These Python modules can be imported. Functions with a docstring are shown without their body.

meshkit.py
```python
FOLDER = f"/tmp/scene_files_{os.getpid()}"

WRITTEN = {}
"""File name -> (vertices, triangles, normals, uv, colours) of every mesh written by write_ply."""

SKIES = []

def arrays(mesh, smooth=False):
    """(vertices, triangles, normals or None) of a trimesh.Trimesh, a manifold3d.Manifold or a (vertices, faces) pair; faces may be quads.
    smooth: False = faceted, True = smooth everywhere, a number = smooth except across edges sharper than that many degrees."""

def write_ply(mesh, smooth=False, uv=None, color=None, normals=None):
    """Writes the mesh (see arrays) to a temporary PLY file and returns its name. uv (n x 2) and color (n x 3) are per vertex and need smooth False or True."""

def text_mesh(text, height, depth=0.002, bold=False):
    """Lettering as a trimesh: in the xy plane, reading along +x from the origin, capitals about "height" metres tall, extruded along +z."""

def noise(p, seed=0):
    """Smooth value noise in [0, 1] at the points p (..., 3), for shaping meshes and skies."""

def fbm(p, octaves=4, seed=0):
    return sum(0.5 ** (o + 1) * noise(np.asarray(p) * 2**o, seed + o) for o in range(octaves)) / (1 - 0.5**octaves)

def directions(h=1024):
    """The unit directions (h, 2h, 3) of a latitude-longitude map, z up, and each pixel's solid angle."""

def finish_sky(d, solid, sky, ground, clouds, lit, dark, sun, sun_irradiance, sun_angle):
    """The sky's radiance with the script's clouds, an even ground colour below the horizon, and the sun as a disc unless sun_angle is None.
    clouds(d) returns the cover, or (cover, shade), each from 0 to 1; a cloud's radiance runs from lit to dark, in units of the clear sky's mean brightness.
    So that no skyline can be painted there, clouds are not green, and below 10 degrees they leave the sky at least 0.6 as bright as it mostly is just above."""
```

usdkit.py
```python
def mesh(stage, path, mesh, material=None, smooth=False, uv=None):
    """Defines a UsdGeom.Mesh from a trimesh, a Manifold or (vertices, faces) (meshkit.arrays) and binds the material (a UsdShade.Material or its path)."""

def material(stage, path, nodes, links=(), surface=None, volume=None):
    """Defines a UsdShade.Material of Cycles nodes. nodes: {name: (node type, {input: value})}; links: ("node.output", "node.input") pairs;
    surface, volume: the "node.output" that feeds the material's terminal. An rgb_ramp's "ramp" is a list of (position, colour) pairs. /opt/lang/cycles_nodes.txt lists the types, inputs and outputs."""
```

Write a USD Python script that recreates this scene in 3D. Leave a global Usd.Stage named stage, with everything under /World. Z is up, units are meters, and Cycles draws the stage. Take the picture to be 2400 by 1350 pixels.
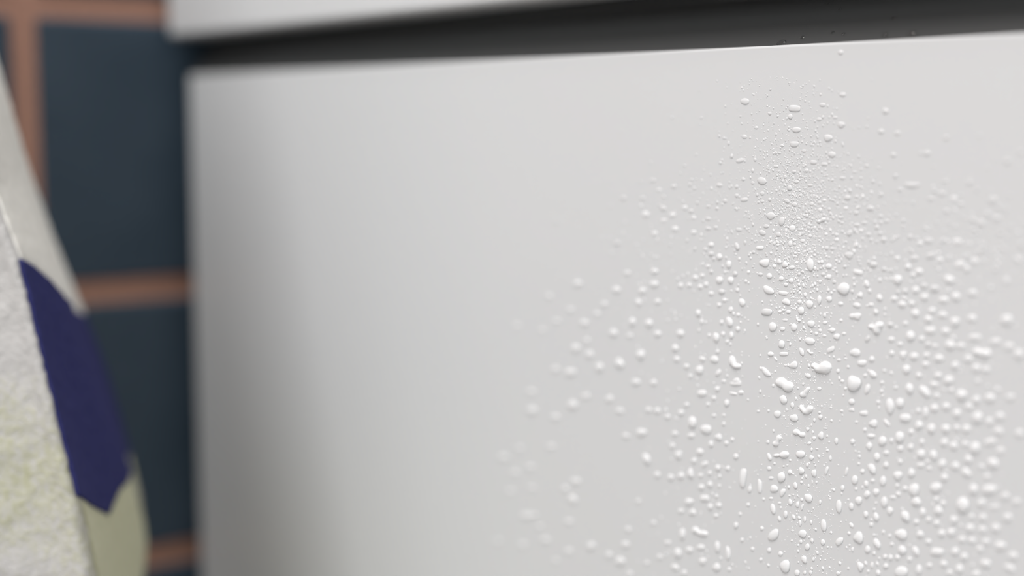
"""A wet white cabinet front beside a navy tiled wall, a folded towel hanging at the left; shallow depth of field.
World: the tiled wall is the plane x = 0 side, the cabinet front is the plane y = 0 (room at y < 0, x > 0), z is up, metres."""
import math, random
import numpy as np, trimesh, usdkit, meshkit
from scipy.spatial import Delaunay
from shapely.geometry import Point, Polygon
from shapely.affinity import scale as sh_scale, rotate as sh_rotate, translate as sh_translate
from shapely.ops import unary_union
from shapely import contains_xy
from pxr import Usd, UsdGeom, UsdLux, UsdShade, Gf, Sdf

stage = Usd.Stage.CreateInMemory()
UsdGeom.SetStageUpAxis(stage, 'Z')
UsdGeom.SetStageMetersPerUnit(stage, 1.0)
UsdGeom.Xform.Define(stage, '/World')
UsdGeom.Scope.Define(stage, '/World/Looks')

# ---------------------------------------------------------------- camera
CAM = (0.49918, -0.22317, 1.26413)
YAW, PITCH = math.radians(36.42485), math.radians(6.60058)
fwd = np.array([-math.cos(YAW) * math.cos(PITCH), math.sin(YAW) * math.cos(PITCH), -math.sin(PITCH)])
right = np.cross(fwd, [0, 0, 1.0]); right /= np.linalg.norm(right)
up = np.cross(right, fwd)
cam = UsdGeom.Camera.Define(stage, '/World/camera')
cam.CreateHorizontalApertureAttr(36.0)
cam.CreateVerticalApertureAttr(20.25)
cam.CreateFocalLengthAttr(52.5)
cam.CreateFStopAttr(4.7)
cam.CreateFocusDistanceAttr(0.3015)
cam.CreateClippingRangeAttr(Gf.Vec2f(0.02, 100.0))
cam.CreateExposureAttr(0.13)
m = Gf.Matrix4d(*right, 0, *up, 0, *(-fwd), 0, *CAM, 1)
cam.AddTransformOp().Set(m)


def light_frame(pos, target):
    p, t = np.array(pos, float), np.array(target, float)
    z = (p - t) / np.linalg.norm(p - t)
    x = np.cross([0, 0, 1.0], z)
    if np.linalg.norm(x) < 1e-6:
        x = np.array([1.0, 0, 0])
    x /= np.linalg.norm(x)
    y = np.cross(z, x)
    return Gf.Matrix4d(*x, 0, *y, 0, *z, 0, *p, 1)


def rect_light(name, pos, target, w, h, nits, color=(1, 1, 1)):
    l = UsdLux.RectLight.Define(stage, '/World/' + name)
    l.CreateWidthAttr(w); l.CreateHeightAttr(h)
    l.CreateIntensityAttr(nits); l.CreateColorAttr(Gf.Vec3f(*color))
    l.AddTransformOp().Set(light_frame(pos, target))
    return l


# ---------------------------------------------------------------- light: an even bright room, a window at the left behind the camera, a ceiling lamp
dome = UsdLux.DomeLight.Define(stage, '/World/room_light')
dome.CreateIntensityAttr(0.13)
dome.CreateColorAttr(Gf.Vec3f(0.97, 0.985, 1.0))
rect_light('window_light', (2.20, -2.72, 2.80), (0.12, 0.0, 1.2), 1.20, 1.20, 13.0, (0.98, 0.99, 1.0))
rect_light('ceiling_lamp', (0.22, -0.62, 2.45), (0.22, -0.62, 0.0), 0.40, 0.80, 18.5, (1.0, 0.995, 0.99))

# ---------------------------------------------------------------- materials
def pbsdf(name, **inp):
    return usdkit.material(stage, '/World/Looks/' + name, {'p': ('principled_bsdf', inp)}, [], surface='p.BSDF')


white_satin = usdkit.material(stage, '/World/Looks/white_satin', {
    'g': ('geometry', {}),
    'n': ('noise_texture', {'scale': 9000.0, 'detail': 2.0}),
    'b': ('bump', {'strength': 0.06, 'distance': 0.0002}),
    'p': ('principled_bsdf', {'base_color': (0.605, 0.609, 0.610), 'roughness': 0.38, 'specular_ior_level': 0.25})},
    [('g.position', 'n.vector'), ('n.fac', 'b.height'), ('b.normal', 'p.normal')], surface='p.BSDF')
dark_strip = usdkit.material(stage, '/World/Looks/dark_strip', {
    'g': ('geometry', {}),
    'n': ('noise_texture', {'scale': 4000.0, 'detail': 3.0}),
    'b': ('bump', {'strength': 0.15, 'distance': 0.0002}),
    'p': ('principled_bsdf', {'base_color': (0.037, 0.0385, 0.0385), 'roughness': 0.55})},
    [('g.position', 'n.vector'), ('n.fac', 'b.height'), ('b.normal', 'p.normal')], surface='p.BSDF')
body_grey = pbsdf('body_grey', base_color=(0.55, 0.55, 0.54), roughness=0.5)
tile_navy = usdkit.material(stage, '/World/Looks/tile_navy', {
    'g': ('geometry', {}),
    'o': ('object_info', {}),
    'n': ('noise_texture', {'scale': 45.0, 'detail': 4.0}),
    'r': ('rgb_ramp', {'ramp': [(0.3, (0.036, 0.060, 0.087)), (0.7, (0.047, 0.073, 0.102))]}),
    'n2': ('noise_texture', {'scale': 900.0, 'detail': 2.0}),
    'b': ('bump', {'strength': 0.1, 'distance': 0.0005}),
    'p': ('principled_bsdf', {'roughness': 0.55, 'specular_ior_level': 0.35})},
    [('g.position', 'n.vector'), ('n.fac', 'r.fac'), ('r.color', 'p.base_color'), ('g.position', 'n2.vector'), ('n2.fac', 'b.height'), ('b.normal', 'p.normal')], surface='p.BSDF')
grout_mat = usdkit.material(stage, '/World/Looks/grout', {
    'g': ('geometry', {}),
    'n': ('noise_texture', {'scale': 350.0, 'detail': 5.0}),
    'r': ('rgb_ramp', {'ramp': [(0.3, (0.44, 0.245, 0.18)), (0.7, (0.51, 0.285, 0.21))]}),
    'b': ('bump', {'strength': 0.4, 'distance': 0.0006}),
    'p': ('principled_bsdf', {'roughness': 0.9, 'specular_ior_level': 0.2})},
    [('g.position', 'n.vector'), ('n.fac', 'r.fac'), ('r.color', 'p.base_color'), ('n.fac', 'b.height'), ('b.normal', 'p.normal')], surface='p.BSDF')
plaster = pbsdf('plaster', base_color=(0.75, 0.74, 0.72), roughness=0.9)
floor_mat = usdkit.material(stage, '/World/Looks/floor', {
    'g': ('geometry', {}),
    'n': ('noise_texture', {'scale': 8.0, 'detail': 6.0}),
    'r': ('rgb_ramp', {'ramp': [(0.3, (0.42, 0.40, 0.38)), (0.7, (0.52, 0.50, 0.47))]}),
    'p': ('principled_bsdf', {'roughness': 0.6})},
    [('g.position', 'n.vector'), ('n.fac', 'r.fac'), ('r.color', 'p.base_color')], surface='p.BSDF')
terry = usdkit.material(stage, '/World/Looks/terry', {
    'g': ('geometry', {}),
    'n': ('noise_texture', {'scale': 700.0, 'detail': 3.0, 'roughness': 0.6}),
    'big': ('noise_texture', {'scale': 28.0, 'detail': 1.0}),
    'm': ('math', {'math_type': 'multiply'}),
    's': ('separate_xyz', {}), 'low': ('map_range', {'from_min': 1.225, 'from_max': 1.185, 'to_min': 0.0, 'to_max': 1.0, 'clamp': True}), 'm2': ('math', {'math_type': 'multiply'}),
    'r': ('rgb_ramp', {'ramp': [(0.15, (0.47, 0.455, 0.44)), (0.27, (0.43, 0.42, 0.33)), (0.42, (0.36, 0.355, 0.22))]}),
    'b': ('bump', {'strength': 0.5, 'distance': 0.001}),
    'p': ('principled_bsdf', {'roughness': 0.95, 'specular_ior_level': 0.1, 'sheen_weight': 0.15})},
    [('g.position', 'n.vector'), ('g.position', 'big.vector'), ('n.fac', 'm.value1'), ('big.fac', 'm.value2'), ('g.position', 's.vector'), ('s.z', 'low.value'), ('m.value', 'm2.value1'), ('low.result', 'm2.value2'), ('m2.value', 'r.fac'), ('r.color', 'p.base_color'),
     ('n.fac', 'b.height'), ('b.normal', 'p.normal')], surface='p.BSDF')
shaded_hem_mat = usdkit.material(stage, '/World/Looks/hem', {
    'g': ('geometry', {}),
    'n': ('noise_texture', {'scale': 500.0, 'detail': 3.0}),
    'r': ('rgb_ramp', {'ramp': [(0.3, (0.44, 0.435, 0.28)), (0.7, (0.52, 0.51, 0.35))]}),  # cream cloth with the shade on this side put into the colour as olive
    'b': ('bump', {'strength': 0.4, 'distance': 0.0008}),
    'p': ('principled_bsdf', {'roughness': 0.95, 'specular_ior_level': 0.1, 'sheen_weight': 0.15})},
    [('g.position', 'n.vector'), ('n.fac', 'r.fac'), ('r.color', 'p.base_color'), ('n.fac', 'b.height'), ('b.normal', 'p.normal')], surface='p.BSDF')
cream_cloth = usdkit.material(stage, '/World/Looks/cream_cloth', {
    'g': ('geometry', {}),
    'n': ('noise_texture', {'scale': 500.0, 'detail': 3.0}),
    'r': ('rgb_ramp', {'ramp': [(0.3, (0.68, 0.66, 0.61)), (0.7, (0.78, 0.76, 0.71))]}),
    'b': ('bump', {'strength': 0.4, 'distance': 0.0008}),
    'p': ('principled_bsdf', {'roughness': 0.95, 'specular_ior_level': 0.1})},
    [('g.position', 'n.vector'), ('n.fac', 'r.fac'), ('r.color', 'p.base_color'), ('n.fac', 'b.height'), ('b.normal', 'p.normal')], surface='p.BSDF')
navy_cloth = usdkit.material(stage, '/World/Looks/navy_cloth', {
    'g': ('geometry', {}),
    'n': ('noise_texture', {'scale': 600.0, 'detail': 3.0}),
    'r': ('rgb_ramp', {'ramp': [(0.3, (0.023, 0.025, 0.098)), (0.7, (0.033, 0.035, 0.122))]}),
    'b': ('bump', {'strength': 0.4, 'distance': 0.0008}),
    'p': ('principled_bsdf', {'roughness': 0.9, 'specular_ior_level': 0.1})},
    [('g.position', 'n.vector'), ('n.fac', 'r.fac'), ('r.color', 'p.base_color'), ('n.fac', 'b.height'), ('b.normal', 'p.normal')], surface='p.BSDF')
water = pbsdf('water', base_color=(0.95, 0.95, 0.95), roughness=0.10, ior=1.33, transmission_weight=0.25)          # white base stands in for bright light reflected by the lower drops
water_dull = pbsdf('water_dull', base_color=(0.75, 0.75, 0.75), roughness=0.06, ior=1.33, transmission_weight=0.15)  # duller copy of water, toned like the panel for drops without that reflection
water_dark = pbsdf('water_dark', base_color=(1, 1, 1), roughness=0.02, ior=1.33, transmission_weight=1.0)
steel = pbsdf('steel', base_color=(0.6, 0.6, 0.6), metallic=1.0, roughness=0.3)

# ---------------------------------------------------------------- helpers
used = {}


def numbered(name, parent):
    k = used.get((parent, name), 0)
    used[(parent, name)] = k + 1
    return name if k == 0 else f'{name}_{k:03d}'


def tag(prim, label=None, category=None, group=None, kind=None):
    for k, v in (('label', label), ('category', category), ('group', group), ('kind', kind)):
        if v:
            prim.SetCustomDataByKey(k, v)
    return prim


def obj(name, mesh, material, parent='/World', smooth=30):
    path = f'{parent}/{numbered(name, parent)}'
    return usdkit.mesh(stage, path, mesh, material, smooth=smooth).GetPrim()


def thing(name, loc=(0, 0, 0)):
    path = f'/World/{numbered(name, "/World")}'
    x = UsdGeom.Xform.Define(stage, path)
    x.AddTranslateOp().Set(Gf.Vec3d(*loc))
    return x.GetPrim()


def chamfer_box(lo, hi, r, seg=3):
    """A box whose edges are rounded: the hull of eight small spheres."""
    lo, hi = np.array(lo, float), np.array(hi, float)
    s = trimesh.creation.icosphere(seg - 1, r) if seg > 1 else trimesh.creation.icosphere(0, r)
    pts = []
    for c in np.ndindex(2, 2, 2):
        p = np.where(np.array(c) == 0, lo + r, hi - r)
        pts.append(s.vertices + p)
    return trimesh.convex.convex_hull(np.vstack(pts))


def bevel_box(lo, hi, r):
    """A box with single chamfers, 24 corners (44 triangles)."""
    lo, hi = np.array(lo, float), np.array(hi, float)
    pts = []
    for c in np.ndindex(2, 2, 2):
        p = np.where(np.array(c) == 0, lo, hi)
        s = np.where(np.array(c) == 0, 1.0, -1.0)
        for k in range(3):
            q = p + s * r
            q[k] = p[k]
            pts.append(q)
    return trimesh.convex.convex_hull(np.array(pts))


# ---------------------------------------------------------------- the setting
WX = -0.006                                    # face of the tiled wall's joints
wall = thing('wall_left'); tag(wall, kind='structure', label='navy blue tiled wall with wide terracotta joints')
wp = '/World/' + wall.GetName()
obj('grout', trimesh.creation.box(bounds=[(WX - 0.10, -1.10, 0.0), (WX, 0.75, 2.5)]), grout_mat, wp, smooth=False)
PITCH_T, JOINT = 0.0985, 0.0087
tile_rng = random.Random(5)
y0, z0 = -0.0540, 1.2025                       # a crossing of two joints
tile_mesh = None
for iz in range(-6, 5):
    for iy in range(-8, 4):
        path = f'{wp}/{numbered("tile", wp)}'
        cy, cz = y0 + (iy + 0.5) * PITCH_T, z0 + (iz + 0.5) * PITCH_T
        h = (PITCH_T - JOINT) / 2
        if tile_mesh is None:
            tile_mesh = bevel_box((-0.004, -h, -h), (0.0012, h, h), 0.0011)
        t = usdkit.mesh(stage, path, tile_mesh, tile_navy, smooth=False)
        t.AddTranslateOp().Set(Gf.Vec3d(WX + tile_rng.uniform(-0.0001, 0.0001), cy, cz))
        t.AddRotateXYZOp().Set(Gf.Vec3f(0, tile_rng.uniform(-0.15, 0.15), tile_rng.uniform(-0.15, 0.15)))
tag(obj('floor', trimesh.creation.box(bounds=[(-0.106, -2.4, -0.05), (2.6, 0.75, 0.0)]), floor_mat, smooth=False), kind='structure', label='plain grey floor')
tag(obj('wall_back', trimesh.creation.box(bounds=[(WX, 0.65, 0.0), (2.6, 0.75, 2.5)]), plaster, smooth=False), kind='structure', label='plain pale wall behind the cabinet')

# ---------------------------------------------------------------- the white cabinet
Z_LOW, Z_HIGH = 1.2781, 1.2914                 # the strip's lower and upper edge
cab = thing('cabinet', (0, 0, 0)); tag(cab, 'white satin cabinet front with a dark grey strip along it, wet with droplets', 'cabinet')
cp = '/World/' + cab.GetName()
XL, XR = 0.0025, 0.640
obj('body', bevel_box((XL + 0.002, 0.024, 0.0), (XR - 0.002, 0.62, 1.88), 0.004), body_grey, cp)
side = Polygon([(XL, 0.0205), (XL, 0.0045), (XL + 0.0003, 0.0029), (XL + 0.0010, 0.0015), (XL + 0.0022, 0.0006), (XL + 0.0040, 0.0001), (XL + 0.0060, 0.0), (XR - 0.002, 0.0), (XR, 0.002), (XR, 0.0205)])
lower = trimesh.creation.extrude_polygon(side, Z_LOW - 0.0005 - 0.06); lower.apply_translation((0, 0, 0.06))
inner = [(x + (0.0005 if x < 0.3 else -0.0005), y + (0.0 if y > 0.02 else 0.0005)) for x, y in side.exterior.coords[:-1]]
rim = [np.column_stack([np.array(side.exterior.coords[:-1]) * (1 - k) + np.array(inner) * k, np.full(len(inner), z)]) for k, z in ((0, Z_LOW - 0.0005), (0.08, Z_LOW - 0.00025), (0.32, Z_LOW - 0.00007), (1, Z_LOW))]
cap = trimesh.convex.convex_hull(np.vstack(rim))
obj('lower_door', trimesh.util.concatenate([lower, cap]), white_satin, cp)
obj('upper_door', chamfer_box((XL - 0.0045, -0.004, Z_HIGH), (XR, 0.0205, 1.88), 0.0016), white_satin, cp)
prof = np.array([(0.0012, Z_LOW - 0.0006), (0.0095, Z_HIGH - 0.0030), (0.0115, Z_HIGH + 0.004), (0.022, Z_HIGH + 0.004), (0.022, Z_LOW - 0.0006)])
strip_pts = np.vstack([np.column_stack([np.full(5, x), prof]) for x in (XL + 0.0012, XR - 0.001)])
tri = [(0, 1, 4), (1, 2, 3), (1, 3, 4)]
sf = [(a, c, b) for a, b, c in tri] + [(a + 5, b + 5, c + 5) for a, b, c in tri]
for i in range(5):
    j = (i + 1) % 5
    sf += [(i, j, j + 5), (i, j + 5, i + 5)]
sm = trimesh.Trimesh(strip_pts, sf, process=False); trimesh.repair.fix_normals(sm)
tag(obj('strip', sm, dark_strip, cp, smooth=20), label='dark grey recessed strip')

# ---------------------------------------------------------------- the hanging towel
KF = np.array([(1.05, .184, -.104), (1.1614, .181, -.1064), (1.1795, .1776, -.1075), (1.2004, .1729, -.1097), (1.2232, .1677, -.1124), (1.2328, .1651, -.1140),
               (1.2489, .1596, -.1183), (1.305, .1525, -.1255), (1.37, .135, -.137), (1.44, .118, -.165), (1.50, .100, -.190)])  # unseen upper keys are shaped so the towel shadows the cabinet front
KS = np.array([(1.05, .034, -.058), (1.1188, .0552, -.0495), (1.1235, .0579, -.0484), (1.1341, .0634, -.0468), (1.1431, .0671, -.0467), (1.1491, .0688, -.0479),
               (1.1607, .0712, -.0513), (1.1736, .0735, -.0558), (1.1875, .0760, -.0610), (1.2103, .0798, -.0707), (1.2332, .0841, -.0807), (1.2561, .0898, -.0900),
               (1.2675, .0934, -.0942), (1.305, .0900, -.1050), (1.37, .076, -.125), (1.44, .055, -.155), (1.50, .035, -.186)])


def along(K, z):
    return np.array([np.interp(z, K[:, 0], K[:, 1]), np.interp(z, K[:, 0], K[:, 2])])


def flap(u, z):
    """A point of the towel's side that faces the cabinet: u = 0 at the front fold, 1 at the far fold."""
    a, b = along(KF, z), along(KS, z)
    d = b - a
    n = np.array([-d[1], d[0]]) / (np.linalg.norm(d) + 1e-9)
    n = n if n[1] > 0 else -n
    return a + d * u + n * (0.0035 * math.sin(math.pi * u) + 0.0012 * math.sin(2 * math.pi * u * 1.5 + 40 * (z - 1.1)))


def section(z, n=420):
    """The towel's closed outline at height z, seen from above."""
    t = np.clip((z - 1.26) / 0.24, 0, 1)
    w = 1.0 - 0.70 * t
    F, S = along(KF, z), along(KS, z)
    left = np.array([-.593, -.805])
    pts = [F + left * 0.0022 * w]
    pts += [flap(u, z) for u in np.linspace(0.015, 0.97, 24)]
    back = S + np.array([-.006, -.005]) * w
    B1 = S + np.array([-.046, -.022]) * w  # unseen back drawn out towards the wall to block light at the corner
    B2 = S + np.array([-.050, -.120]) * w
    L2 = F + left * 0.112 * w + np.array([-.035, .004]) * w
    L1 = F + left * 0.118 * w + np.array([-.010, -.004]) * w
    L0 = F + left * 0.105 * w + np.array([.003, -.002]) * w
    pts += [S, back, B1, B2, L2, L1, L0]
    pts += [F + left * k * w + np.array([.0025, -.0018]) * w * math.sin(k * 60 + 9 * z) for k in (.085, .065, .045, .028, .014, .006)]
    p = np.array(pts)
    for _ in range(2):
        q = np.roll(p, -1, 0)
        p = np.stack([0.75 * p + 0.25 * q, 0.25 * p + 0.75 * q], 1).reshape(-1, 2)
    q = np.vstack([p, p[:1]])
    s = np.r_[0, np.cumsum(np.linalg.norm(np.diff(q, axis=0), axis=1))]
    k = np.linspace(0, s[-1], n, endpoint=False)
    return np.column_stack([np.interp(k, s, q[:, 0]), np.interp(k, s, q[:, 1])])


zs = np.linspace(1.045, 1.50, 300)
rings = np.array([np.column_stack([section(z), np.full(420, z)]) for z in zs])
dx = np.roll(rings, -1, 1) - np.roll(rings, 1, 1)
nrm = np.stack([dx[..., 1], -dx[..., 0], np.zeros(dx.shape[:2])], -1)
nrm /= np.linalg.norm(nrm, axis=-1, keepdims=True) + 1e-12
cen = rings.mean(1, keepdims=True)
if ((rings - cen) * nrm).sum(-1).mean() < 0:
    nrm = -nrm
loops = meshkit.noise(rings * 520.0, 3) * 0.0007 + meshkit.noise(rings * 190.0, 4) * 0.0003 - 0.0005
rings = rings + nrm * loops[..., None]
nz, ns = rings.shape[:2]
i, j = np.meshgrid(np.arange(nz - 1), np.arange(ns), indexing='ij')
a, b = i * ns + j, i * ns + (j + 1) % ns
quads = np.stack([a, b, b + ns, a + ns], -1).reshape(-1, 4)
tv = rings.reshape(-1, 3)
tf = np.vstack([quads[:, [0, 1, 2]], quads[:, [0, 2, 3]]])
c0, c1 = len(tv), len(tv) + 1
tv = np.vstack([tv, rings[0].mean(0) + [0, 0, -0.004], rings[-1].mean(0)])
jj = np.arange(ns); jn = (jj + 1) % ns; top = (nz - 1) * ns
tf = np.vstack([tf, np.column_stack([jn, jj, np.full(ns, c0)]), np.column_stack([top + jj, top + jn, np.full(ns, c1)])])
body = trimesh.Trimesh(tv, tf, process=False)
if body.volume < 0:
    body.invert()
towel = thing('towel'); tag(towel, 'white terry towel with a navy stripe hanging beside the tiled wall', 'towel')
tp = '/World/' + towel.GetName()
obj('cloth', body, terry, tp, smooth=True)


def flap_patch(z_low, z_high, thick, u0=0.0, u1=1.0, nu=90, nv=70, seed=7):
    """A woven band lying on the towel's side, between two lines given as heights over u."""
    g = np.zeros((nv, nu, 3))
    for q, u in enumerate(np.linspace(u0, u1, nu)):
        lo, hi = z_low(u), z_high(u)
        for r, v in enumerate(np.linspace(0, 1, nv)):
            z = lo + (hi - lo) * v
            g[r, q, :2] = flap(u, z); g[r, q, 2] = z
    du = np.gradient(g, axis=1)
    n = np.stack([du[..., 1], -du[..., 0], np.zeros(du.shape[:2])], -1)
    n /= np.linalg.norm(n, axis=-1, keepdims=True) + 1e-12
    n = np.where((n[..., 1:2] < 0), -n, n)
    outer = g + n * (thick + meshkit.noise(g * 450.0, seed)[..., None] * 0.0004)
    inner = g - n * 0.0015
    v = np.vstack([outer.reshape(-1, 3), inner.reshape(-1, 3)])
    N = nv * nu
    i, j = np.meshgrid(np.arange(nv - 1), np.arange(nu - 1), indexing='ij')
    a = i * nu + j
    q = np.stack([a, a + 1, a + nu + 1, a + nu], -1).reshape(-1, 4)
    f = [q[:, [0, 1, 2]], q[:, [0, 2, 3]], q[:, [0, 2, 1]] + N, q[:, [0, 3, 2]] + N]
    edge = np.r_[np.arange(nu - 1), np.arange(nu - 1, N - 1, nu), np.arange(N - 1, N - nu, -1), np.arange(N - nu, 0, -nu)]
    e2 = np.roll(edge, -1)
    f += [np.column_stack([edge, edge + N, e2]), np.column_stack([e2, edge + N, e2 + N])]
    mesh = trimesh.Trimesh(v, np.vstack(f), process=False)
    trimesh.repair.fix_normals(mesh)
    return mesh


band_top = lambda u: np.interp(u, [0, 0.11, 0.20, 0.33, 1], [1.2325, 1.2295, 1.2255, 1.2195, 1.2060])
band_low = lambda u: np.interp(u, [0, 0.28, 0.41, 0.6, 1], [1.1798, 1.1662, 1.1688, 1.1672, 1.1620])
tag(obj('stripe', flap_patch(band_low, band_top, 0.0005, 0.02, 1.0), navy_cloth, tp, smooth=True), label='navy blue woven stripe')
tag(obj('hem', flap_patch(lambda u: 1.052, lambda u: band_low(u), 0.0002, 0.05, 1.0, seed=9), shaded_hem_mat, tp, smooth=True), label='cream border under the navy stripe, its shade painted in as olive')
tag(obj('border', flap_patch(band_top, lambda u: 1.335, 0.0002, 0.03, 1.0, seed=13), cream_cloth, tp, smooth=True), label='plain cream border above the navy stripe')
rail = thing('towel_rail'); tag(rail, 'short steel towel rail on the tiled wall that carries the towel', 'towel rail')
hp = '/World/' + rail.GetName()
turn = trimesh.transformations.rotation_matrix(math.pi / 2, [0, 1, 0])
arm = trimesh.creation.cylinder(radius=0.005, height=0.135, sections=20); arm.apply_transform(turn); arm.apply_translation((WX + 0.0675, -0.196, 1.4985))
plate = trimesh.creation.cylinder(radius=0.018, height=0.004, sections=32); plate.apply_transform(turn); plate.apply_translation((WX + 0.0030, -0.196, 1.4985))
obj('arm', arm, steel, hp); obj('wall_plate', plate, steel, hp)

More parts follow.
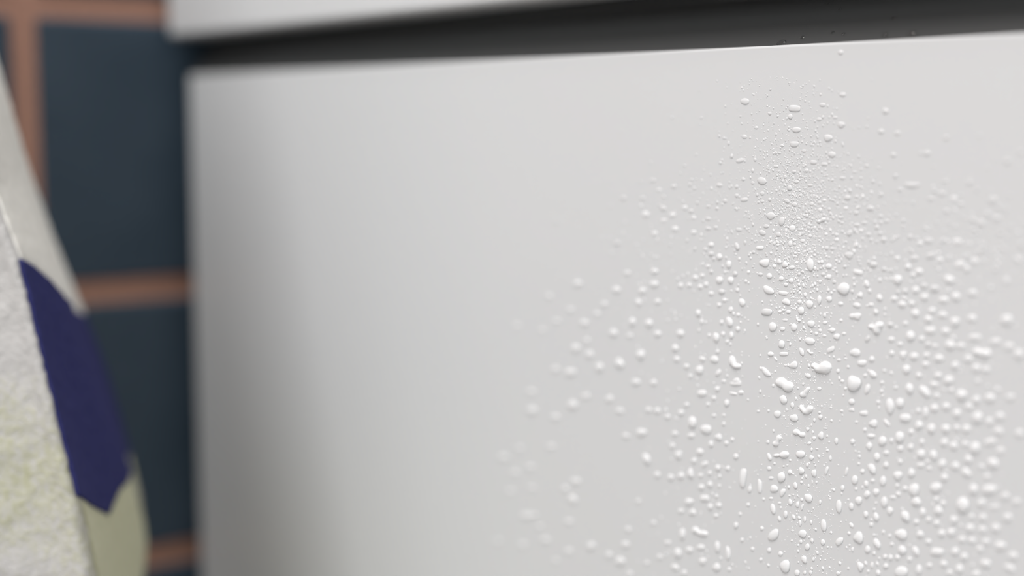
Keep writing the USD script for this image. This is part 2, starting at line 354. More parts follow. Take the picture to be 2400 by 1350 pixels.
# ---------------------------------------------------------------- water on the cabinet front
SIMPLE = """30858,121237,160,136,27 33464,119377,138,117,50 32131,117789,146,98,25 30538,123059,139,106,10 27916,118783,196,87,84 34014,119775,137,79,16 32370,119434,119,101,57
29171,117171,140,110,41 31747,120932,135,87,92 32103,118515,130,90,15 28827,117751,168,86,42 33705,121032,110,86,38 33679,120474,106,91,41 32859,119575,120,84,27
33351,121389,104,87,24 31077,118218,119,95,36 34237,122857,106,78,11 32540,121330,124,75,150 34069,120267,105,79,7 32935,118374,139,67,17 31995,120374,103,90,52
26341,119715,128,110,44 26774,119632,163,88,13 34279,118810,115,68,19 29668,123464,113,91,87 32113,120762,122,72,13 32186,118889,97,89,119 33068,122266,104,74,7
22135,119442,169,90,12 33679,119714,91,78,53 33956,121428,101,68,14 20520,119046,175,85,12 22053,120227,185,76,10 32425,119220,104,75,23 32174,122324,92,82,28
34504,122287,88,70,16 29011,119014,109,91,43 33061,121617,102,70,22 23869,120691,140,97,175 28543,122846,141,72,167 24847,118618,122,104,151 30561,118731,115,73,85
31838,123353,92,80,14 33158,122702,86,76,22 24609,120992,135,97,15 31980,121026,91,81,44 23955,115994,159,88,20 33224,123750,112,59,18 32188,121334,87,82,101
33000,123456,96,69,171 33996,118416,97,66,5 24662,119196,167,79,12 28508,122387,141,67,7 31360,119643,100,74,145 32498,120143,93,74,27 33515,119989,96,65,157
31981,119631,96,75,27 32933,119159,92,73,31 32716,120661,88,76,39 31592,120229,93,79,35 25929,116665,127,92,16 28422,123399,123,75,6 32104,125131,152,45,2 33989,120639,121,50,25
34497,118458,101,58,178 29152,126544,139,60,179 32618,122484,108,60,9 22167,117112,154,82,1 33037,120716,89,70,22 30182,118260,111,71,91 32135,118219,87,78,16
31676,119053,100,68,83 26075,117136,119,88,75 29760,118735,96,83,167 32783,120175,81,76,115 30876,121847,110,67,11 29700,121929,118,67,179 33592,122470,120,47,8
28685,122101,105,79,13 32104,121686,88,72,20 29519,119592,109,73,18 27510,117042,132,69,93 33268,121035,80,71,42 31531,118201,93,72,138 33635,118986,89,65,26
33438,118174,85,69,48 34410,119355,84,63,26 34173,119108,86,64,26 34553,118689,85,63,29 23150,120502,123,91,17 26543,120905,111,87,20 22255,120843,139,81,11
20282,116282,183,68,14 22874,116104,145,82,20 32984,120045,89,66,53 32828,121992,98,59,11 34172,121132,92,57,14 28520,121138,129,62,152 27438,122059,103,81,135
29627,117962,100,76,31 33232,118815,86,65,28 33157,123160,82,66,12 29024,120638,93,81,3 27183,117105,119,74,83 34300,122397,98,50,9 34026,122446,100,50,9 28298,125076,116,67,176
31631,119453,90,67,72 32535,117932,88,65,76 26630,120405,138,66,11 26309,118561,99,91,82 32428,120676,83,67,24 33481,120788,79,65,27 33672,121353,77,64,25 33222,120431,80,65,28
33275,120065,80,65,29 33546,120238,79,64,29 33331,118477,82,64,34 32264,122762,82,67,15 27165,116644,114,77,26 33648,121922,81,61,15 31363,120530,93,66,17 32452,118274,85,66,121
29324,120306,109,66,14 28407,118698,137,55,94 32292,119741,81,68,62 33519,122804,85,58,10 32270,121954,92,60,11 34158,120861,84,57,16 34583,120897,82,56,17 33859,119497,87,58,20
26269,117912,130,71,17 28562,124372,110,66,4 22772,120759,140,73,10 30595,118028,108,59,44 31139,117651,83,73,86 27041,121682,94,84,139 32574,120942,92,57,88
32582,123863,107,49,19 32889,123076,97,52,7 33861,124935,91,50,3 22279,117581,159,63,13 19306,117617,172,65,12 28813,118731,102,70,21 33190,121906,78,62,17 32766,121057,81,63,20
33014,120453,77,65,34 33279,119058,78,64,39 24880,121744,112,82,13 23643,121379,124,78,11 30046,125971,96,63,180 30652,123721,99,59,6 29280,121389,108,62,22 30942,119341,84,69,67
32683,123263,89,56,7 30883,122560,99,59,9 26996,121200,122,65,10 22315,122412,139,67,7 21465,119028,143,67,12 31040,121664,104,55,10 26759,118097,134,62,15 29667,122669,89,69,12
33040,119804,77,62,29 33533,118430,77,60,35 33961,121005,72,60,28 28796,118298,99,66,106 33024,121126,80,59,17 31050,118951,83,68,39 33468,122068,77,58,14 25923,121638,115,71,10
25914,118905,104,80,25 31310,121485,84,61,154 32580,119049,79,60,76 33143,124155,86,51,5 25043,122650,133,64,6 24453,120334,139,65,10 28874,124277,86,70,58
27777,126693,114,58,179 31190,121177,97,53,68 27660,120771,151,47,14 32536,118619,80,59,27 33021,118746,78,58,28 32955,122507,75,59,14 34349,119728,72,56,28 28944,121771,82,73,33
31470,119894,76,66,51 33797,118169,80,54,25 32465,123085,81,56,9 31963,122903,83,57,9 32567,122688,81,56,10 32020,121950,72,65,54 34370,121503,74,53,16 23743,122398,124,69,7
24311,121714,101,83,19 23521,119803,126,69,12 26730,116675,116,66,20 24140,116439,129,70,19 22573,121495,125,68,9 33509,123264,81,51,7 29045,122653,103,57,171
32510,124128,90,48,5 32881,122801,89,48,8 33945,124618,82,46,3 33626,124514,84,47,4 21083,115838,148,58,16 27114,122926,95,69,9 29450,122517,79,69,21 29723,122280,89,61,11
28865,120311,95,62,15 33523,121205,73,54,17 27797,122514,84,71,156 31820,118913,74,61,64 33534,123836,76,51,6 32321,123547,82,52,7 34212,120521,75,50,17 33854,121924,76,50,12
34578,119676,75,49,20 33898,119019,78,50,20 33897,119242,78,50,20 33988,118815,78,50,21 21476,120226,127,62,10 22021,116514,131,63,16 22026,115774,132,63,18 31491,118720,73,63,97
25847,116316,119,63,7 29216,126122,101,52,0 30884,123413,107,44,175 20480,119519,163,49,9 32257,123196,72,56,10 34128,119488,103,36,13 25757,121289,103,67,12
26592,119102,101,66,18 25998,118447,97,71,23 29167,125838,107,48,1 21297,118259,145,53,12 20440,117582,150,54,13 19807,117309,154,55,13 29271,122160,75,68,36
30052,120067,75,65,46 32822,121674,76,52,13 31276,120072,72,62,52 33091,118185,74,54,15 33689,118769,75,51,23 31249,123591,82,54,7 27164,119526,100,63,8 30154,125651,86,55,1
29683,117441,72,70,119 32743,121492,81,48,12 32200,123782,82,49,6 33303,122280,78,48,10 26662,116972,116,57,17 22652,119731,127,59,11 20129,115487,138,59,16 29054,118700,96,53,53
27446,122951,82,67,176 31473,119208,71,59,43 31251,119116,72,60,42 33473,118739,72,51,25 32647,122854,71,52,10 24650,122464,108,64,8 25176,121540,106,64,10 26390,117701,103,62,19
26304,116829,105,62,20 23549,116045,116,64,20 24732,124199,106,64,4 30372,126229,79,54,179 21873,117312,115,63,16 29554,119254,71,67,65 29896,119272,74,62,60
31305,118033,72,58,64 33868,118653,74,47,21 29922,122780,83,53,76 30248,121826,102,45,28 23892,119578,127,56,11 19595,116773,140,55,14 30394,122102,76,56,13 33273,120768,66,51,21
32257,120233,66,55,33 25671,118348,99,63,18 26655,118323,95,61,19 29492,121687,79,56,125 31120,120695,95,43,11 32499,119932,89,42,13 27394,120308,78,67,36 32537,121842,73,49,12
33469,120507,70,47,17 24517,122183,93,68,169 25058,120412,108,59,12 25190,119787,107,59,13 27388,123281,74,67,75 31103,123206,68,55,130 26307,119413,109,53,13
31144,124654,82,46,3 27618,123677,79,59,123 31313,120279,89,43,12 30875,122771,88,44,178 27121,120925,99,50,42 20522,117064,135,50,13 32020,120161,67,53,25 32904,118914,65,51,32
32070,123613,64,53,10 32018,123149,64,53,13 25977,119870,90,62,17 25216,118317,94,64,20 28991,123410,69,61,16 30812,120873,75,51,15 31421,122970,62,57,172 27103,123422,76,64,13
27155,118853,80,64,30 26920,118439,81,64,31 26944,117946,82,64,32 29165,124156,80,53,5 31436,126489,70,49,178 27672,120837,95,51,11 30777,122549,80,47,9 29761,117718,75,55,58
32775,123799,71,44,6 33954,120000,68,43,17 25052,122940,106,55,6 26477,122148,74,68,48 26935,119335,76,65,52 24119,119021,113,56,13 24300,115771,116,56,18 25707,123932,102,53,4
32419,125725,71,44,0 21211,122002,112,53,7 20008,117981,121,54,13 20605,116364,119,54,16 19048,115335,128,56,16 28952,122823,114,38,178 29005,121580,117,37,8
30873,118798,67,55,101 26742,118855,107,49,28 28337,124014,92,48,171 32778,125006,75,40,2 30174,122822,71,52,10 29500,117109,74,56,34 32256,120522,61,52,33 31690,119781,64,53,33
32731,118521,66,48,27 33229,118053,64,47,29 30948,122973,63,54,16 25816,121049,90,58,12 26143,116262,93,58,23 28663,119374,76,54,125 31680,120600,82,39,148 32447,123293,68,45,8
31769,122988,70,46,8 32178,122941,69,45,9 31732,122210,71,46,10 32550,122011,68,45,11 27182,122681,90,52,8 30572,124831,74,47,3 30645,124151,67,50,36 21501,121422,128,44,7
27500,121783,70,61,73 31239,118715,62,54,96 25162,122267,106,50,7 25784,119366,106,50,12 33046,124925,69,40,3 22049,121752,112,49,7 19878,121116,119,50,8 27664,125474,109,38,11
29149,118262,74,52,80 28560,123138,71,54,10 32391,121613,59,49,20 31277,121771,63,50,18 26414,118869,83,57,20 30142,123468,71,48,7 32513,120376,57,50,50 31482,124079,66,46,5
31697,122486,66,46,11 32432,122303,63,45,12 32576,122213,63,45,12 33831,120159,60,43,20 23317,122021,97,55,8 24902,119760,95,55,13 25699,119074,92,54,15 27204,118034,87,52,18
24233,116824,100,56,18 22680,121086,97,54,10 27731,117709,71,58,59 32320,124072,68,41,5 26627,121160,89,51,180 25310,124363,95,51,176 25618,124232,96,49,4 28119,118576,71,54,77
29400,118918,66,53,99 31160,122149,70,42,54 27466,122326,70,56,14 27694,119203,72,55,25 32876,119364,60,44,24 33031,119317,59,44,25 32439,118834,58,47,39 31756,117813,61,48,39
32767,118076,61,44,28 26371,122911,80,53,8 26134,120929,82,53,13 30275,122215,72,44,10 29675,121225,72,46,4 30170,117911,63,51,56 32808,121291,63,41,13 31690,120018,68,42,16
31867,118008,59,48,62 31581,117634,55,53,54 34099,121602,58,39,14 25532,119706,93,50,13 26011,117648,92,49,17 25038,123786,92,50,5 23038,121760,97,50,8 20845,116125,103,49,17
21501,115402,103,49,18 28279,123697,97,38,5 27808,124669,98,38,9 30217,119387,86,36,67 29271,118543,61,54,111 31228,119318,59,48,92 30389,126805,75,39,178 32407,120948,55,45,23
32158,119419,57,45,28 32719,118942,56,44,31 32028,118051,59,45,32 31753,121948,56,46,18 33662,119206,53,43,33 25909,122696,75,53,10 27095,120568,72,52,16 25589,116826,109,41,15
28825,123457,59,53,19 31816,123753,60,42,6 26843,123659,78,48,6 25325,116430,89,50,20 29068,124962,57,53,5 30310,127611,64,42,175 31348,126107,61,42,179 32734,122209,63,37,10
24229,121384,97,46,9 24120,122822,97,46,6 23956,124534,96,46,3 33192,124836,60,36,3 32889,124691,61,37,3 20931,121129,100,44,8 30451,120030,61,44,83 29685,125490,78,36,1
31734,126079,70,34,0 30730,119470,81,32,75 30154,123259,61,44,8 29162,123095,58,49,14 28893,123114,59,49,13 30861,120090,56,46,31 27457,118898,67,51,26 29812,119571,59,48,29
33124,121449,53,40,17 32025,119911,53,44,36 31734,117992,56,44,39 32314,118084,54,43,41 32097,124171,54,41,6 26528,122730,73,48,8 26848,123467,72,48,7 28785,124007,65,45,6
29044,126384,58,48,176 29117,123843,54,51,65 30640,119118,56,46,62 32192,123472,59,38,7 26297,123894,81,44,5 29175,123364,76,37,11 29270,120558,59,46,80 23751,123483,97,41,5
28998,124697,72,39,166 29882,126612,72,35,179 32536,124902,62,33,3 27580,123098,63,47,9 29029,117399,63,45,27 32002,119280,53,41,28 26705,122797,66,48,10 31306,124302,52,42,6
27684,121941,58,51,26 28956,122088,66,41,10 29469,118532,59,45,45 33684,121691,51,36,14 31883,119189,73,31,14 32050,122550,56,38,10 31936,122146,56,38,11 26866,122614,73,44,8
26150,120075,77,45,13 25103,117176,83,46,18 24892,116178,84,46,20 26011,124411,75,44,4 31650,125678,56,38,0 30890,118424,54,42,157 31219,122815,63,35,8 25648,124861,83,40,3
27066,124942,78,39,2 29208,124634,70,37,3 28442,124152,73,37,4 30822,124318,64,35,4 29550,118167,58,42,90 31425,117747,57,37,83 27662,124034,82,34,4 29968,125460,72,32,1
32839,125228,61,29,2 21487,123856,98,35,4 30780,121831,50,43,25 30027,120440,53,44,28 27399,119441,60,47,25 28709,117399,59,45,33 31804,120278,48,41,35 31124,119547,51,42,35
31375,118542,51,41,38 31512,123523,52,38,8 26180,122731,69,44,8 27249,121781,59,47,17 27001,120358,67,44,14 26907,118687,62,47,26 26628,118580,70,44,18 27124,117785,69,43,20
30799,124550,54,39,4 30469,122759,61,36,8 27275,122512,72,39,8 24574,117573,85,42,16 26744,124000,73,39,4 24624,124554,80,41,3 26201,124351,75,39,4 27776,125970,69,38,0
31828,125037,55,34,2 31110,124156,58,35,5 29597,118511,69,33,68 29372,118252,53,43,130 28979,118130,54,44,120 25335,124099,85,36,4 30437,125204,65,31,2 29403,122689,53,41,12
27112,122390,59,43,11 26254,120732,63,44,15 29109,122455,60,37,9 28662,119130,63,38,16 29867,117210,52,41,50 31972,119435,46,39,57 32695,119909,51,34,18 26589,122976,67,39,7
27198,122028,53,47,27 31386,124194,52,34,5 29673,118275,59,36,85 26592,121974,54,46,75 26739,124210,73,35,4 29808,126334,62,32,180 31540,124433,57,30,4 30817,120713,66,28,11
31008,124370,64,27,4 29024,123004,54,37,8 30075,123821,51,36,6 30331,124002,50,36,6 28490,117815,53,41,33 27920,117434,55,42,32 30586,117374,53,35,25 31381,119412,50,35,21
27089,121383,54,43,19 27553,116698,62,39,23 27240,124616,59,38,4 29892,124562,45,40,7 28316,124819,55,37,3 28306,123151,62,33,6 29553,122846,45,40,76 29446,123921,58,32,5
30074,122490,45,39,76 29881,117879,46,41,74 24975,124969,73,36,2 26290,124213,68,35,4 30930,124218,54,31,4 31390,124517,52,31,4 30308,119655,50,34,83 28696,123351,49,37,9
29963,123538,46,36,9 27650,122761,52,38,10 27688,122241,52,38,12 29872,119984,48,36,22 27576,119552,54,38,20 28076,118235,53,38,24 28231,117308,54,38,26 31539,121353,43,34,20
31535,121188,43,34,20 31461,120965,44,35,21 31158,120374,45,35,23 31887,118273,44,34,31 26856,123082,54,39,9 27312,119845,54,39,19 26820,120190,55,39,17 29666,124664,46,36,4
29539,124425,47,36,5 27583,124744,51,38,4 29512,125321,46,36,2 30449,121424,42,38,55 29975,121005,53,32,13 31866,121307,47,31,13 26755,123193,61,35,6 27290,120768,60,35,12
27009,119976,62,35,13 26971,124037,60,34,5 30541,124628,50,31,3 30222,123819,56,28,5 30083,122342,57,28,8 28721,118938,63,29,14 30933,117944,46,33,78 31271,117748,42,35,125
25169,124767,72,31,3 29246,125088,59,28,2 28681,125383,61,29,2 29426,125711,58,28,1 30003,123297,46,32,8 30293,123170,45,32,8 27374,121631,47,38,19 29020,122280,66,25,7
29697,120137,43,36,31 30562,121241,46,32,14 30070,118713,50,30,86 27849,117982,48,37,32 29583,117787,45,35,37 28477,117137,48,37,35 31126,121435,44,31,14 31468,117996,41,33,42
26669,123546,55,35,6 26827,121703,48,39,18 27215,118677,49,38,29 27128,118221,50,38,30 29865,124703,46,32,4 27767,125093,51,34,2 27573,124930,45,38,4 29609,125038,63,24,2
29177,125290,48,32,2 29790,123397,40,35,83 29744,119856,54,28,23 29708,119403,43,35,72 29846,118251,43,34,70 29932,117501,44,34,69 29707,117165,44,34,69 29438,124564,56,25,91
31023,125455,48,27,1 28993,124102,45,31,90 29447,124066,57,25,23 30210,126372,56,23,180 29931,123146,41,32,10 30553,123494,40,31,9 29961,122170,41,32,14 29863,122099,42,32,14
28610,119681,45,33,21 31830,118427,39,30,30 27207,118464,49,34,22 27001,124447,47,34,5 28529,124702,44,33,4 30117,124586,40,32,5 28481,126448,43,33,178 29376,123036,38,35,59
28684,123822,42,33,40 30574,122183,45,28,10 30462,121650,46,28,11 28732,118511,52,29,17 30618,117591,38,33,174 31587,121590,43,27,12 31675,118466,38,31,63 26734,124475,54,30,3
29990,124755,46,28,3 28320,124657,50,29,3 28945,125176,37,36,78 28112,126157,50,29,180 29497,123707,52,25,20 31553,117809,38,30,123 29299,123469,43,28,7 29370,123242,37,32,17
30146,122997,35,32,21 28099,123596,45,29,6 27964,123167,39,34,15 30490,122434,40,28,10 30648,121105,35,31,33 29219,118845,39,32,35 29580,118662,39,32,37 31040,119826,36,30,39
31334,117605,37,29,45 27307,120034,48,30,15 29590,124190,42,28,5 28038,125027,45,29,3 30055,124093,41,28,5 28839,125803,43,28,0 29799,123083,36,30,84 29492,123167,42,26,44
29496,123030,37,31,111 30074,122081,47,24,9 29867,120348,38,30,78 29812,119737,38,30,77 30007,119638,37,30,139 29681,119164,37,31,96 30185,117378,36,32,123 29237,123838,37,28,7
28522,118448,41,29,24 31028,119680,35,27,25 30976,119169,36,27,26 29315,124298,37,28,6 29758,124205,36,28,6 29640,124032,36,28,7 30466,124169,35,28,7 29464,123298,41,25,177
29398,122866,38,27,43 29175,121799,34,30,65 29364,120713,34,30,63 30565,120651,39,25,4 28729,120883,35,31,61 28968,118461,46,25,17 26213,125026,50,26,2 29630,124903,42,24,3
30454,124338,40,24,4 30208,124765,40,24,3 28674,125658,33,31,97 29755,118981,38,25,84 29939,123410,36,24,7 29237,122868,32,28,22 29658,124025,31,28,14 29643,123760,31,28,17
29259,123659,37,24,6 29549,121038,32,28,33 29120,120441,39,25,14 28320,120281,40,25,14 30225,119796,37,24,17 29558,119016,33,28,39 30372,118159,33,27,43 30942,120493,35,24,16
31454,118357,35,23,22 29848,119079,42,20,89 29353,124142,43,20,4 28664,126032,33,26,93 30333,123597,30,24,9 29881,124022,31,24,7 29689,123713,31,24,8 28594,123614,33,25,8
29962,122503,31,24,13 29733,122114,31,24,14 28610,120337,34,25,19 30310,120413,31,24,21 28808,119262,34,25,22 29243,119412,33,24,22 30837,117541,32,23,30 31479,118995,30,23,28
31595,117929,30,23,31 27130,125475,35,26,1 29686,124378,31,24,5 30628,121693,35,20,10 29058,121354,39,21,10 29834,120099,30,25,71 29961,119097,30,24,70 29349,117961,39,21,17
29514,117569,31,25,67 31134,119235,29,23,72 29233,122763,32,20,8 29356,123667,32,20,6 29813,120773,32,20,14 30291,120667,31,20,14 29790,120240,27,23,42 30210,120086,27,23,44
29013,118372,29,24,42 29510,117694,29,23,45 29113,121870,39,16,8 29956,119777,38,16,12 29860,123250,26,20,10 29686,122902,26,20,11 30146,123645,25,20,9 29517,122278,26,20,13
28779,121188,28,21,16 29414,120931,27,20,18 30263,119975,26,20,22 30303,121156,26,20,18 30593,120966,25,20,20 29164,119299,28,20,23 29065,119253,28,21,22 29922,119430,27,20,23
29578,119100,27,20,24 29345,118715,28,20,24 29241,118671,28,20,24 29770,118455,27,20,26 30791,118917,26,19,27 30293,117839,27,20,28 29332,117746,28,20,27 30854,118012,26,19,29
31026,119908,25,19,24 28385,124481,27,21,5 29041,120295,33,17,12 29462,118717,23,19,51 29893,118548,23,19,52 30322,118831,26,16,18 29456,118333,23,19,51 29798,117930,23,19,52
29526,117340,23,19,52 30001,121927,21,16,15 29957,121742,21,16,16 30177,120232,21,16,21 30111,119675,21,16,23 29886,119485,21,16,23 30145,119478,21,16,24 30514,119557,21,16,24
30296,119307,21,16,24 29734,118871,22,16,25 30143,117782,22,16,28 30239,117568,22,16,29 29388,118648,20,16,36 30383,117634,19,15,42 29571,123123,18,14,10 29492,121187,19,14,17
30339,119152,18,14,25 30243,118501,19,14,27 30174,117706,18,14,63 30126,117615,18,14,63"""
LOBED = """28875,122430,50,29,8|28968,122475,49,29,8
29345,122341,41,31,107|29402,122305,48,25,8
29672,121723,38,34,151|29751,121690,48,24,9
28639,121528,78,46,7|28784,121450,53,25,136
30110,121445,155,120,17|29839,121447,89,57,8|29964,121374,112,67,1
27541,121231,103,96,112|27677,121140,119,56,10
27810,120602,71,43,13|27588,120545,113,26,2
28954,120978,146,97,8|29145,120917,134,100,23
29674,120943,66,46,35|29557,120821,91,57,13|29619,120883,73,49,31
29527,120537,71,61,136|29743,120554,88,66,28|29641,120477,97,53,12
29390,120022,87,61,17|29552,119998,80,53,14
28915,119815,75,59,36|28834,119685,84,58,18
29077,119496,124,70,19|28875,119445,103,33,12
29240,119166,56,47,42|29332,119144,30,18,178
31429,122440,101,66,18|31255,122395,82,47,3|31383,122328,81,69,19
33824,122203,109,72,11|33653,122216,94,58,10
26480,117316,103,70,24|26722,117294,152,63,11
29975,124373,61,40,11|29877,124330,67,36,4"""
drop_rng = np.random.default_rng(11)


def cap_mesh(a, b, phi, hk=0.40, seg=22, nr=5, wob=0.07):
    """A drop with an elliptic, slightly uneven outline on the plane y = 0 around the origin, bulging to -y; its flat foot lies just inside the surface."""
    th = np.arange(seg) * 2 * math.pi / seg
    k = drop_rng.normal(0, wob, 3); p = drop_rng.uniform(0, 6.28, 3)
    rad = 1 + k[0] * np.cos(2 * th + p[0]) * 0.5 + k[1] * np.cos(3 * th + p[1]) * 0.8 + k[2] * np.cos(4 * th + p[2]) * 0.35
    a, b = a * 1.17, b * 1.14
    H = hk * min(a, b)
    sq = 0.72 if max(a, b) > 2.2 * min(a, b) else 1.0
    ct, st = np.sign(np.cos(th)) * np.abs(np.cos(th)) ** sq, np.sign(np.sin(th)) * np.abs(np.sin(th)) ** sq
    c, s = math.cos(phi), math.sin(phi)
    v = [(0, -H, 0)]
    for t in np.sin(np.linspace(0, math.pi / 2, nr + 1))[1:]:
        y = -H * math.sqrt(max(0.0, 1 - t * t))
        ex, ez = a * t * rad * ct, b * t * rad * st
        v += list(np.column_stack([ex * c - ez * s, np.full(seg, y), ex * s + ez * c]))
    v = np.array(v)
    v[-seg:, 1] = 0.00003
    v = np.vstack([v, [(0, 0.00003, 0)]])
    f = []
    for q in range(seg):
        n = (q + 1) % seg
        f.append((0, 1 + q, 1 + n))
        for r in range(nr - 1):
            i0, i1 = 1 + r * seg + q, 1 + r * seg + n
            f += [(i0, i0 + seg, i1 + seg), (i0, i1 + seg, i1)]
        f.append((len(v) - 1, 1 + (nr - 1) * seg + n, 1 + (nr - 1) * seg + q))
    m = trimesh.Trimesh(v, f, process=False)
    if m.volume < 0:
        m.invert()
    return m


def blob_mesh(lobes):
    """Drops that have run together: one outline around all lobes, highest in the middle. Returns (mesh, x, z)."""
    shapes = []
    for X, Z, a, b, ph in lobes:
        e = sh_scale(Point(0, 0).buffer(1.0, 24), a * 1.15e-5, b * 1.1e-5)
        shapes.append(sh_translate(sh_rotate(e, ph, origin=(0, 0)), X * 1e-5, Z * 1e-5))
    r = min(min(l[2], l[3]) for l in lobes) * 1e-5
    u = unary_union(shapes).buffer(r * 0.7).buffer(-r * 0.62)
    if u.geom_type != 'Polygon':
        u = unary_union(shapes).convex_hull
    cx, cz = u.centroid.x, u.centroid.y
    u = sh_translate(u, -cx, -cz)
    big = math.sqrt(u.area / math.pi)
    n = 56
    bd = np.array([u.exterior.interpolate(k / n, normalized=True).coords[0] for k in range(n)])
    step = big / 6
    gx, gz = np.meshgrid(np.arange(-4 * big, 4 * big, step), np.arange(-4 * big, 4 * big, step * 0.87))
    gx = gx + (np.arange(len(gx)) % 2)[:, None] * step / 2
    inner = np.column_stack([gx.ravel(), gz.ravel()])
    inner = inner[contains_xy(u.buffer(-step * 0.45), inner[:, 0], inner[:, 1])]
    p = np.vstack([bd, inner])
    tri = Delaunay(p).simplices
    mid = p[tri].mean(1)
    tri = tri[contains_xy(u, mid[:, 0], mid[:, 1])]
    dist = np.array([u.exterior.distance(Point(q)) for q in p])
    dm = dist.max()
    h = 0.50 * dm * np.sqrt(np.maximum(0, 1 - (1 - np.minimum(dist / dm, 1)) ** 2))
    h[:n] = 0
    nb = [set() for _ in p]
    for t in tri:
        for q in range(3):
            nb[t[q]] |= {t[(q + 1) % 3], t[(q + 2) % 3]}
    for _ in range(3):
        h2 = h.copy()
        for q in range(n, len(p)):
            if nb[q]:
                h2[q] = 0.5 * h[q] + 0.5 * np.mean([h[w] for w in nb[q]])
        h = h2
    top = np.column_stack([p[:, 0], -h, p[:, 1]]); top[:n, 1] = 0.00003
    # close the foot with the same triangles seen from behind, flat
    flat = np.column_stack([p[:, 0], np.full(len(p), 0.00003), p[:, 1]])
    m = trimesh.Trimesh(np.vstack([top, flat]), np.vstack([tri, tri[:, ::-1] + len(p)]), process=False)
    m.merge_vertices()
    trimesh.repair.fix_normals(m)
    if m.volume < 0:
        m.invert()
    return m, cx, cz


def pixel(x, z, y=0.0):
    d = np.array([x, y, z]) - np.array(CAM)
    w = d @ fwd
    return 1200 + 3500 * (d @ right) / w, 675 - 3500 * (d @ up) / w


GROUP = 'water droplets on the white cabinet front'
LOBE_LABELS = ['two tiny merged water droplets above the sharp centre of the spray',
               'tiny heart-shaped water droplet left of a round one in the sharp centre',
               'tiny heart-shaped water droplet right above the large heart-shaped drop',
               'water droplet with a thin curved tail, left of the sharp centre',
               'largest heart-shaped water droplet in the middle of the sharp spray',
               'L-shaped white water droplet left of the bare vertical lane',
               'crescent water droplet below the L-shaped drop at centre left',
               'large slanted water droplet with two lobes below left of the largest heart-shaped drop',
               'boot-shaped water droplet right below the large slanted two-lobed drop',
               'heart-shaped water droplet in the lower sharp centre',
               'bean-shaped water droplet below the lower heart-shaped drop',
               'two-lobed upright water droplet left of the bean-shaped drop',
               'fish-shaped water droplet left of a round one, below the bean-shaped drop',
               'small water droplet with a short side tail, lower sharp centre',
               'blurred triangular water droplet right of the sharp centre',
               'blurred pair of merged water droplets near the right edge',
               'blurred two-lobed wide water droplet at the lower left of the spray',
               'small two-lobed water droplet at the upper sharp centre right']
glare = np.random.default_rng(23)
has_glare = lambda z, s=0.0085: z < 1.2370 + glare.normal(0, s)      # lower drops get the reflected brightness painted white, upper ones a duller copy
drops = []                                      # (mesh, x, z, label or None, size word, shape word)
for text, lab in zip(LOBED.split(), LOBE_LABELS):
    lobes = [tuple(map(int, q.split(','))) for q in text.split('|')]
    mesh, x, z = blob_mesh(lobes)
    drops.append([mesh, x, z, lab, '', ''])
simple = [tuple(map(int, q.split(','))) for q in SIMPLE.split()]
N_SINGLE = 300 - len(drops) - 12
for X, Z, a, b, ph in simple[:N_SINGLE]:
    x, z = X * 1e-5, Z * 1e-5
    mesh = cap_mesh(a * 1e-5, b * 1e-5, math.radians(ph), hk=0.40 if z < 1.2370 else 0.27)
    long = max(a, b) / min(a, b)
    upright = abs(math.sin(math.radians(ph))) > 0.7
    shape = 'round' if long < 1.3 else ('upright oval' if upright else 'wide oval')
    if long > 2.2:
        shape = 'long streak-like'
    drops.append([mesh, x, z, None, 'large' if a * b > 10500 else ('medium' if a * b > 6000 else 'small'), shape])

# labels: each drop is named by its look and by its rank from the top within a patch of the spray
COLS = [(1420, 'far left'), (1600, 'left'), (1730, 'centre left'), (1850, 'sharp centre'), (1980, 'sharp centre right'), (2120, 'right'), (2250, 'blurred right'), (9999, 'far right edge')]
ROWS = [(420, 'upper'), (640, 'upper middle'), (820, 'middle'), (980, 'lower middle'), (1140, 'lower'), (9999, 'bottom')]
ORD = ['topmost', 'second from top', 'third from top', 'fourth from top', 'fifth from top', 'sixth from top', 'seventh from top', 'eighth from top', 'ninth from top', 'tenth from top'] + [f'{k}th from top' for k in range(11, 40)]
cells = {}
for d in drops:
    if d[3] is None:
        px, py = pixel(d[1], d[2])
        col = next(n for lim, n in COLS if px < lim); row = next(n for lim, n in ROWS if py < lim)
        cells.setdefault((row, col, d[4], d[5]), []).append((py, d))
for (row, col, size, shape), lst in cells.items():
    lst.sort(key=lambda t: t[0])
    for k, (_, d) in enumerate(lst):
        where = f'in the {row} {col} spray'
        d[3] = f'{size} {shape} water droplet {where}' if len(lst) == 1 else f'{size} {shape} water droplet, {ORD[k]} {where}'
for mesh, x, z, lab, _, _ in drops:
    t = obj('water_droplet', mesh, water if has_glare(z, 0.0035) else water_dull, smooth=True)
    UsdGeom.Xformable(t).AddTranslateOp().Set(Gf.Vec3d(x, 0, z))
    tag(t, lab, 'water droplet', GROUP)

# the small drops past the largest three hundred, and the mist nobody could count: one object
parts, high = [], []
for X, Z, a, b, ph in simple[N_SINGLE:]:
    mm = cap_mesh(a * 1e-5, b * 1e-5, math.radians(ph), hk=0.40 if Z < 123700 else 0.27, seg=14, nr=4)
    mm.apply_translation((X * 1e-5, 0, Z * 1e-5)); (parts if has_glare(Z * 1e-5) else high).append(mm)
taken = np.array([(s[0], s[1], max(s[2], s[3])) for s in simple]) * 1e-5


def unproject(px, py):
    r = (px - 1200) / 3500 * right - (py - 675) / 3500 * up + fwd
    return np.array(CAM) - r * (CAM[1] / r[1])


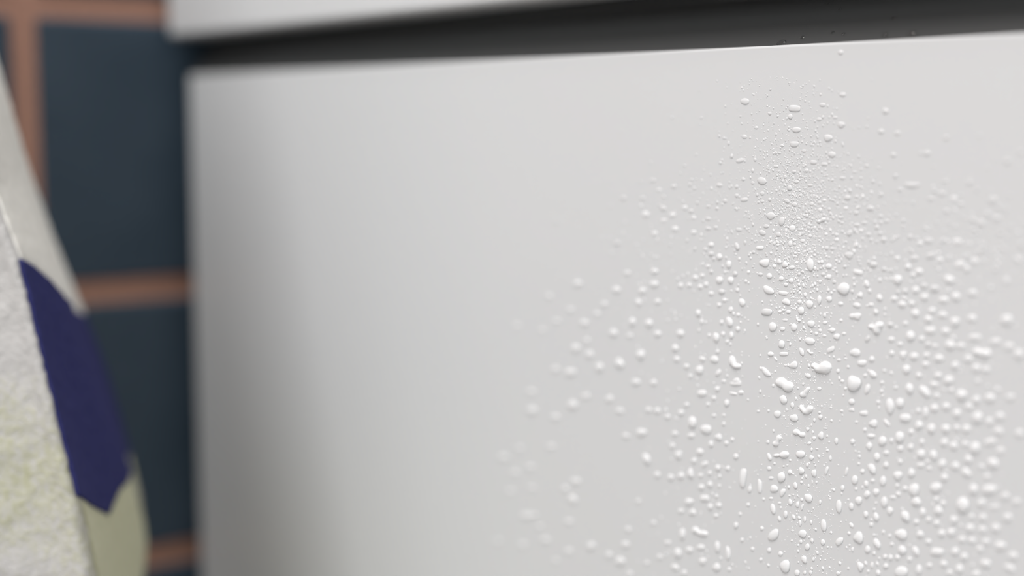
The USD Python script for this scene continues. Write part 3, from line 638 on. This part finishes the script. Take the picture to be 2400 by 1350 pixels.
def mist(n, px, py, rmin, rmax):
    x, y = px(n), py(n)
    for q in range(n):
        if not (1150 < x[q] < 2420 and 125 < y[q] < 1370):
            continue
        P = unproject(x[q], y[q])
        if P[2] > Z_LOW - 0.003:
            continue
        r = rmin * (rmax / rmin) ** (drop_rng.random() ** 1.6)
        if (np.hypot(taken[:, 0] - P[0], taken[:, 1] - P[2]) < taken[:, 2] + r).any():
            continue
        mm = cap_mesh(r * drop_rng.uniform(0.9, 1.3), r * drop_rng.uniform(0.9, 1.25), drop_rng.uniform(0, 3.1), hk=0.40 if P[2] < 1.2370 else 0.30, seg=9, nr=3)
        mm.apply_translation((P[0], 0, P[2])); (parts if has_glare(P[2]) else high).append(mm)


gauss, flatr = drop_rng.normal, drop_rng.uniform
mist(1500, lambda n: gauss(1868, 48, n), lambda n: gauss(470, 85, n), 0.00007, 0.00024)      # the dense band near the top of the spray
mist(900, lambda n: gauss(1905, 75, n), lambda n: gauss(520, 90, n), 0.00008, 0.00028)
mist(500, lambda n: gauss(1865, 30, n), lambda n: gauss(635, 60, n), 0.00006, 0.00020)
mist(420, lambda n: gauss(1890, 40, n), lambda n: flatr(680, 900, n), 0.00005, 0.00018)
mist(520, lambda n: gauss(1890, 38, n), lambda n: flatr(880, 1350, n), 0.00005, 0.00015)
mist(420, lambda n: gauss(1850, 90, n), lambda n: flatr(180, 420, n), 0.00006, 0.00022)
mist(600, lambda n: gauss(1740, 170, n), lambda n: gauss(520, 120, n), 0.00010, 0.00036)
mist(700, lambda n: flatr(1480, 2350, n), lambda n: flatr(560, 1360, n), 0.00010, 0.00034)
mist(350, lambda n: flatr(2000, 2400, n), lambda n: gauss(560, 90, n), 0.00012, 0.00045)
tag(obj('water_spray', trimesh.util.concatenate(parts), water, smooth=True), 'fine spray between the larger droplets in the lower part, painted bright with reflected light', 'water', kind='stuff')
tag(obj('water_spray', trimesh.util.concatenate(high), water_dull, smooth=True), 'fine mist of tiny droplets in the upper part, painted duller without the reflected light', 'water', kind='stuff')

# a few drops on the dark strip
sv = prof[1] - prof[0]
sv = sv / np.linalg.norm(sv); tilt = math.atan2(sv[0], sv[1])
for px, py, rr, lab in [(1941, 8, 0.38, 'topmost tiny water droplet on the dark strip'),
                        (1968, 21, 0.38, 'second tiny water droplet from the top of the dark strip'),
                        (2005, 21, 0.15, 'faintest speck of water on the dark strip'),
                        (2094, 42, 0.42, 'lone blurred water droplet at right on the dark strip'),
                        (1881, 88, 0.55, 'leftmost small water droplet low on the dark strip'),
                        (1951, 76, 0.4, 'left one of two tiny water droplets low on the dark strip'),
                        (1977, 80, 0.4, 'right one of two tiny water droplets low on the dark strip'),
                        (1916, 75, 0.15, 'pin-sized water droplet low on the dark strip'),
                        (2072, 83, 0.75, 'left one of two larger water droplets by the strip edge'),
                        (2136, 80, 0.85, 'right one of two larger water droplets by the strip edge'),
                        (2148, 81, 0.4, 'small water droplet touching the right larger one by the strip edge'),
                        (1830, 101, 1.1, 'flat dark water droplet on the strip just above the white edge')]:
    r = (px - 1200) / 3500 * right - (py - 675) / 3500 * up + fwd
    nrm_s = np.array([0, -sv[1], sv[0]])
    p0 = np.array([0, prof[0][0], prof[0][1]])
    P = np.array(CAM) + r * (((p0 - np.array(CAM)) @ nrm_s) / (r @ nrm_s))
    mesh = cap_mesh(rr * 0.95e-3, rr * 0.75e-3, 0.0)
    mesh.apply_transform(trimesh.transformations.rotation_matrix(-tilt, [1, 0, 0]))
    t = obj('water_droplet', mesh, water_dark, smooth=True)
    UsdGeom.Xformable(t).AddTranslateOp().Set(Gf.Vec3d(*map(float, P)))
    tag(t, lab, 'water droplet', 'water droplets on the dark strip')
